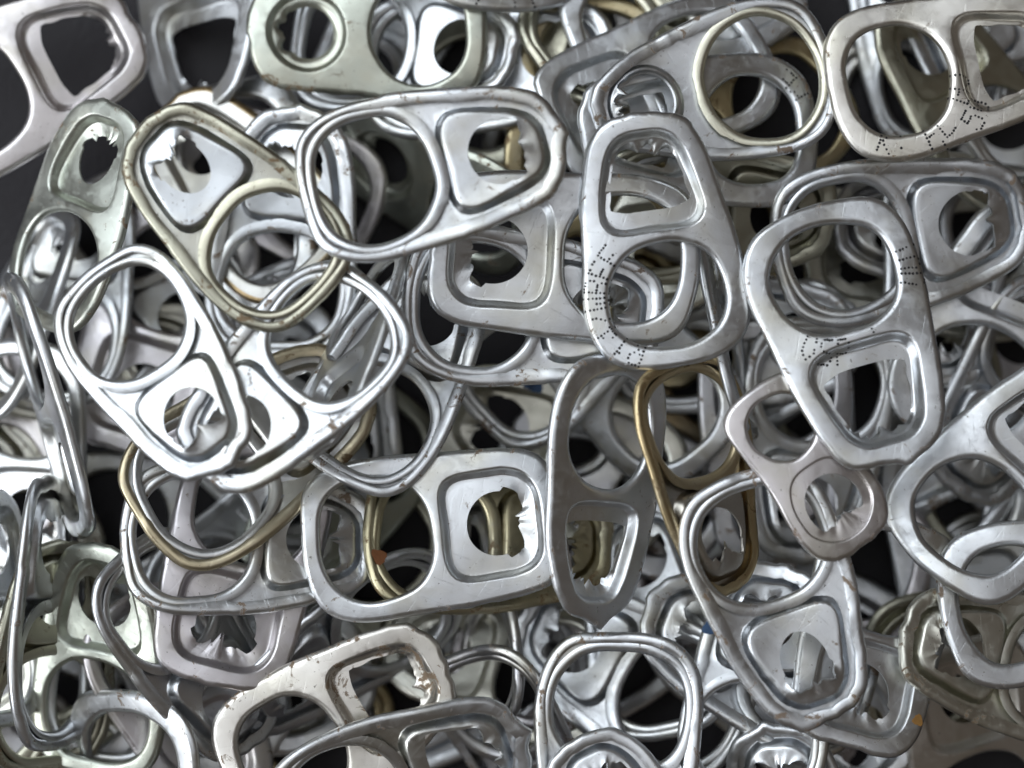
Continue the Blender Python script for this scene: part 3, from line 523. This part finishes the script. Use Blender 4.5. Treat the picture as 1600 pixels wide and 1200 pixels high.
  ('m10', {'kind': 'std', 'seed': 4100, 'bend': -0.2847, 'twist': -0.0652, 'cup': -0.6137, 'crinkle': 0.1, 'nub': 0.0}, 1.004, 'silver', {'rust': 0.3}, 'silver grooved ring left under the square-padded middle tab', (0.0036, 0.9988, -0.0374, -0.0308), (1.99, 7.38, 25.29)),
  ('m11', {'kind': 'std', 'seed': 148873, 'bend': 0.25, 'twist': -0.088, 'cup': -0.4323, 'crinkle': 0.1, 'nub': 0.0}, 0.974, 'silver', {'bend': 0.25, 'rust': 0.3}, 'bright silver tab whose ring holds a shiny bar at left of centre', (0.0304, -0.3735, 0.9211, -0.1057), (-21.27, 0.31, 32.2)),
  ('h05', {'kind': 'wide', 'seed': 377493, 'bend': -0.3408, 'twist': -0.0531, 'cup': -0.3038, 'crinkle': 0.1, 'nub': 0.0}, 0.977, 'silver', {'yellow': 1, 'rust': 0.3}, 'large silver tab with a yellow rimmed round ring at upper right', (0.0265, 0.1074, -0.9933, 0.0341), (20.04, 29.58, 18.7)),
  ('h12', {'kind': 'slim', 'seed': 568330, 'bend': 0.0441, 'twist': -0.014, 'cup': -0.5149, 'crinkle': 0.1, 'nub': 1.0}, 1.031, 'silver', {'nub': 1.0}, 'long narrow tilted silver tab below the centre', (0.6515, -0.1668, 0.2123, -0.709), (9.28, -10.26, 26.91)),
  ('h02', {'kind': 'std', 'seed': 142882, 'hole': 'dee', 'bend': -0.2033, 'twist': 0.0979, 'cup': -0.5376, 'crinkle': 0.1, 'nub': 0.0}, 0.93, 'palegreen', {'hole': 'dee'}, 'dull grey-green tab with two oval holes at the left edge', (0.7792, -0.2356, -0.2087, 0.5421), (-44.42, 17.12, 19.0)),
  ('h03', {'kind': 'std', 'seed': 655115, 'hole': 'dee', 'bend': -0.0524, 'twist': -0.0316, 'cup': -0.3597, 'crinkle': 0.1, 'nub': 0.0}, 0.957, 'olive', {'palepad': 1, 'hole': 'dee'}, 'olive tab with a pale grey raised pad at upper left', (0.0122, 0.376, 0.9265, -0.0044), (-27.01, 16.55, 31.08)),
  ('h07', {'kind': 'box', 'seed': 282199, 'bend': -0.2152, 'twist': -0.029, 'cup': -0.4399, 'crinkle': 0.1, 'nub': 0.0}, 1.038, 'silver', {}, 'silver tab with a square recess left of the printed centre tab', (0.0318, 0.0262, 0.0017, 0.9992), (5.21, 12.58, 28.31)),
  ('h08', {'kind': 'egg', 'seed': 808653, 'bend': -0.1701, 'twist': 0.0061, 'cup': -0.4658, 'crinkle': 0.1, 'nub': 0.0}, 0.972, 'beige', {'text': 't9'}, 'beige tab with lines of dotted ink in the top right corner', (0.9921, -0.0671, 0.0072, 0.1055), (43.89, 31.67, 20.86)),
  ('h13', {'kind': 'std', 'seed': 949621, 'bend': -0.0803, 'twist': -0.0949, 'cup': -0.4365, 'crinkle': 0.1, 'nub': 0.0}, 0.93, 'goldrim', {}, 'golden tab standing tilted right below the centre', (0.2653, 0.7347, -0.5781, -0.2359), (18.4, -9.14, 25.5)),
  ('h15', {'kind': 'std', 'seed': 28510, 'bend': -0.0988, 'twist': -0.0124, 'cup': -0.3614, 'crinkle': 0.16, 'nub': 0.35}, 0.93, 'silver', {'crinkle': 0.16, 'nub': 0.35}, 'bright silver tab with ragged pad hole and split hem at left', (0.0153, -0.8861, 0.4478, -0.1184), (-33.96, 1.67, 31.22)),
  ('h01', {'kind': 'egg', 'seed': 334887, 'hole': 'trap', 'bend': -0.3066, 'twist': -0.0103, 'cup': -0.4197, 'crinkle': 0.1, 'nub': 0.0}, 1.004, 'pink', {'hole': 'trap'}, 'large pinkish silver tab in the top left corner', (0.974, -0.0116, 0.051, 0.2205), (-50.13, 31.76, 13.0)),
  ('h04', {'kind': 'std', 'seed': 95893, 'bend': -0.0261, 'twist': 0.0512, 'cup': -0.5058, 'crinkle': 0.1, 'nub': 0.8}, 1.017, 'silver', {'rust': 0.35, 'nub': 0.8}, 'big silver tab with grooved ring and square pad at top centre', (0.0546, 0.9924, 0.1104, -0.0025), (-7.71, 20.73, 31.9)),
  ('h11', {'kind': 'std', 'seed': 462837, 'hole': 'dee', 'bend': -0.1905, 'twist': -0.0211, 'cup': -0.5779, 'crinkle': 0.18, 'nub': 0.0}, 1.0, 'silver', {'hole': 'dee', 'crinkle': 0.18, 'rust': 0.3}, 'large silver tab with grooved ring and square pad at lower right', (0.0318, 0.8211, -0.5697, -0.0146), (26.07, -20.8, 28.67)),
  ('h10', {'kind': 'eight', 'seed': 463107, 'bend': -0.2756, 'twist': -0.0212, 'cup': -0.5316, 'crinkle': 0.1, 'nub': 0.0}, 0.78, 'pink', {}, 'small pinkish figure-eight tab with a shiny cup at right of centre', (0.8821, -0.056, 0.0253, -0.4671), (28.85, -8.07, 30.22)),
  ('h06', {'kind': 'egg', 'seed': 255383, 'bend': 0.0555, 'twist': -0.0225, 'cup': -0.6152, 'crinkle': 0.1, 'nub': 0.0}, 0.977, 'silver', {'text': 't11'}, 'smooth silver tab with dotted black code in the centre', (0.644, 0.0147, 0.0233, 0.7645), (14.27, 14.02, 29.01)),
  ('h09', {'kind': 'egg', 'seed': 409440, 'bend': -0.0485, 'twist': -0.0007, 'cup': -0.2388, 'crinkle': 0.1, 'nub': 0.8}, 1.036, 'silver', {'text': 't13', 'nub': 0.8}, 'smooth silver tab with dotted ink and a pointed nose at right', (0.8061, -0.0652, -0.0308, -0.5874), (33.2, 4.97, 29.59))]

# ---------------------------------------------------------------- sheet -> solid metal parts
REGION = ['plate', 'rolled_edge', 'finger_hole_rim', 'rivet_pad', 'torn_lip']
THICK = .22

def tab_meshes(kw, scale=1.0):
    """Solid meshes for each region of a tab; also the sheet itself for placing ink on it."""
    V, F, R = make_sheet(**kw); V = V * scale
    N = sheet_normals(V, F)
    T = (V + N * THICK / 2) * U; B = (V - N * THICK / 2) * U
    nv = len(V)
    W2 = np.vstack([T, B]); N2 = np.vstack([N, -N])
    edge = {}
    for k, f in enumerate(F):
        m = len(f)
        for i in range(m):
            e = (f[i], f[(i + 1) % m]); edge[e] = k
    rims = {r: [] for r in range(5)}
    for (a, b), k in edge.items():
        if (b, a) not in edge: rims[R[k]].append((a, b))
    out = []
    for reg, name in enumerate(REGION):
        fs = []; ln = []
        for k in np.nonzero(R == reg)[0]:
            f = F[k]
            fs.append(tuple(f)); ln.extend(N2[list(f)])
            g = tuple(i + nv for i in f[::-1]); fs.append(g); ln.extend(N2[list(g)])
        for a, b in rims[reg]:
            q = (b, a, a + nv, b + nv)
            n = np.cross(W2[q[2]] - W2[q[0]], W2[q[3]] - W2[q[1]]); n /= np.linalg.norm(n) + 1e-20
            fs.append(q); ln.extend([n] * 4)
        if not fs: continue
        used = np.unique(np.concatenate([np.array(f) for f in fs])); mp = -np.ones(2 * nv, int); mp[used] = np.arange(len(used))
        me = bpy.data.meshes.new(name)
        me.from_pydata(W2[used].tolist(), [], [tuple(int(mp[i]) for i in f) for f in fs])
        me.polygons.foreach_set('use_smooth', [True] * len(me.polygons))
        me.normals_split_custom_set([tuple(v) for v in ln])
        me.materials.append(M_ALU)
        out.append((name, me))
    return out, (V, F)

def new_tab(meshes, quat, loc, tint, seed, grime, part_tint=None):
    root = bpy.data.objects.new('pull_tab', None); col.objects.link(root)
    root.empty_display_size = .005
    root.rotation_mode = 'QUATERNION'; root.rotation_quaternion = quat; root.location = [v * U for v in loc]
    for name, me in meshes:
        o = bpy.data.objects.new(name, me); col.objects.link(o); o.parent = root
        c = (part_tint or {}).get(name, tint)
        o.color = (*c, seed); o['grime'] = float(grime) + (.3 if 'r' == name[0] and name != 'rivet_pad' else 0)
    return root

# ---------------------------------------------------------------- dotted ink on the smooth side
GLYPH = {
 'A': '01110 10001 10001 11111 10001 10001 10001', 'B': '11110 10001 10001 11110 10001 10001 11110', 'E': '11111 10000 10000 11110 10000 10000 11111',
 'F': '11111 10000 10000 11110 10000 10000 10000', 'H': '10001 10001 10001 11111 10001 10001 10001', 'I': '00100 00100 00100 00100 00100 00100 00100',
 'K': '10001 10010 10100 11000 10100 10010 10001', 'L': '10000 10000 10000 10000 10000 10000 11111', 'P': '11110 10001 10001 11110 10000 10000 10000',
 'R': '11110 10001 10001 11110 10100 10010 10001', 'S': '01111 10000 10000 01110 00001 00001 11110', 'U': '10001 10001 10001 10001 10001 10001 01110',
 'V': '10001 10001 10001 10001 10001 01010 00100', 'W': '10001 10001 10001 10101 10101 10101 01010', 'Y': '10001 10001 01010 00100 00100 00100 00100',
 'J': '00111 00010 00010 00010 00010 10010 01100', 'D': '11110 10001 10001 10001 10001 10001 11110', 'N': '10001 11001 10101 10011 10001 10001 10001',
 '0': '01110 10001 10011 10101 11001 10001 01110', '1': '00100 01100 00100 00100 00100 00100 01110', '3': '11111 00010 00100 00010 00001 10001 01110', '4': '00010 00110 01010 10010 11111 00010 00010',
 '5': '11111 10000 11110 00001 00001 10001 01110', '6': '00110 01000 10000 11110 10001 10001 01110', '7': '11111 00001 00010 00100 01000 01000 01000',
 ':': '00000 00100 00000 00000 00100 00000 00000', "'": '00100 00100 00000 00000 00000 00000 00000', '/': '00001 00010 00010 00100 01000 01000 10000',
 ' ': '00000 00000 00000 00000 00000 00000 00000', '|': '00100 00100 00100 00100 00100 00100 00100'}

def put_discs(name, spots, sheet, mat, root, up=1):
    """Small flat discs laid on the tab's surface: spots = (x, y, radius) in mm in the tab's own plane."""
    V, F = sheet
    bvh = BVHTree.FromPolygons([tuple(v) for v in V], [tuple(int(i) for i in f) for f in F])
    vs, fs = [], []
    rr = random.Random(len(spots))
    for x, y, r in spots:
        hit, n, _, _ = bvh.ray_cast(Vector((x, y, 20 * up)), Vector((0, 0, -up)))
        if hit is None: continue
        if n.z * up < 0: n = -n
        if n.z * up < .25: continue
        a = n.orthogonal().normalized(); b = n.cross(a); k = 8 if r < .3 else 16
        p = hit + n * (THICK / 2 + .018); s = len(vs); ph = rr.random()
        for top in (0, 1):
            for i in range(k):
                t = 2 * math.pi * i / k; q = r * (1 + (.12 if r < .3 else .3) * math.sin(3 * t + ph * 9) * rr.random())
                vs.append(((p + (a * math.cos(t) + b * math.sin(t)) * q * (.86 if top else 1) + n * (.02 * top)) * U)[:])
        fs.append(tuple(range(s + k, s + 2 * k)))
        fs += [(s + i, s + (i + 1) % k, s + k + (i + 1) % k, s + k + i) for i in range(k)]
    if not fs: return
    me = bpy.data.meshes.new(name); me.from_pydata(vs, [], fs); me.materials.append(mat)
    o = bpy.data.objects.new(name, me); col.objects.link(o); o.parent = root
    return o

def arc_text(text, cx, rx, ry, a0, step, outward, pitch=.27, rowp=.37, dot=.14, jitter=.02, seed=1):
    rr = random.Random(seed); spots = []; a = math.radians(a0)
    for ch in text:
        rows = GLYPH[ch].split()
        r = (rx + ry) / 2; da = pitch / r * (1 if step > 0 else -1)
        for cidx in range(5):
            aa = a + da * cidx
            for ri, row in enumerate(rows):
                if row[cidx] == '1' and rr.random() > .04:
                    h = (3 - ri) * rowp * (1 if outward else -1)
                    spots.append((cx + (rx + h) * math.cos(aa) + rr.gauss(0, jitter), (ry + h) * math.sin(aa) + rr.gauss(0, jitter), dot * rr.uniform(.8, 1.1)))
        a += da * 6.2
    return spots
TEXT = {
 't11': [('R14/WBFE', 1.2, 150, -1, True)],
 't13': [("VSP '", 1.7, -40, 1, False), ("UV|", 1.5, 66, 1, False)],
 't9':  [('K: FL HJ', .9, -122, 1, False), ('L 50', 3.2, -66, 1, False)],
 't8':  [('PE', 1.0, -150, 1, False)],
 't5':  [("|'|| |", .9, 150, 1, False)],
 't57': [('6VDL', 1.0, 205, -1, True)]}

# ---------------------------------------------------------------- buried tabs: copies of a dozen shapes
VARIANT_MESHES = [tab_meshes(kw)[0] for kw in VARIANTS]
rnd = random.Random(4)
for v, tint, q, p in FILL:
    r = new_tab(VARIANT_MESHES[v], q, p, TINT[tint], rnd.random(), rnd.choice([0, 0, .2, .5]))
    r['label'] = 'half hidden %s tab buried low in the heap beneath the others' % {'silver': 'silver', 'mauve': 'mauve grey', 'dark': 'dark grey', 'olive': 'olive', 'green': 'grey-green', 'gold': 'golden', 'cream': 'cream stained', 'bronze': 'brown'}[tint]
    r['category'] = 'pull tab'; r['group'] = 'tabs buried low in the heap'

# ---------------------------------------------------------------- the tabs one can tell apart
for key, kw, scale, tint, o, label, q, p in TABS:
    meshes, sheet = tab_meshes(kw, scale)
    c = TINT[tint]; pt = {}
    if o.get('palepad'): pt = {'rivet_pad': (.70, .73, .76), 'torn_lip': (.70, .73, .76)}
    if tint == 'goldedge': pt = {'rolled_edge': (.60, .52, .36)}
    if tint == 'goldrim': pt = {'rolled_edge': (.60, .48, .28), 'finger_hole_rim': (.60, .50, .32)}
    if tint == 'bronzerim': pt = {'rolled_edge': (.42, .31, .17)}
    if key == 'h03': pt.update({'plate': (.60, .60, .55), 'finger_hole_rim': (.60, .58, .46)})
    if o.get('yellow'): pt = {'finger_hole_rim': (.75, .73, .60)}
    r = new_tab(meshes, q, p, c, rnd.random(), o.get('rust', rnd.choice([0, .1, .2, .35])), pt)
    if o.get('rustend'):
        for ch in r.children:
            if ch.name.startswith(('torn_lip', 'rivet_pad')): ch['grime'] = .9
    r['label'] = label; r['category'] = 'pull tab'; r['group'] = 'tabs in the heap'
    K = KINDS[kw['kind']]; cx = (-K['L'] / 2 + K['band'] + K['frx'])
    if 'text' in o:
        sp = []
        for i, (t, d, a0, st, ow) in enumerate(TEXT[o['text']]):
            sp += arc_text(t, cx * scale, (K['frx'] + d) * scale, (K['fry'] + d) * scale, a0, st, ow, seed=i)
        ink = put_discs('ink_code', sp, sheet, M_INK, r)
        if ink: ink['label'] = 'black dotted ink code'
    up = 1 if kw.get('up', 1) else -1
    for k_, mat, spots, lab in (('spot', M_BLUE, [(5, -5.6, .8), (5.7, -5.4, .6)], 'blue paint spot'), ('orangedot', M_ORANGE, [(7.5, 6.1, .55)], 'orange spot'), ('orange', M_RUSTSPOT, [(-11.5, 2.0, .8)], 'orange rust spot')):
        if o.get(k_):
            s2 = put_discs('paint_spot', spots, sheet, mat, r, up=-1 if k_ == 'orange' or key == 'd31' else 1)
            if s2: s2['label'] = lab
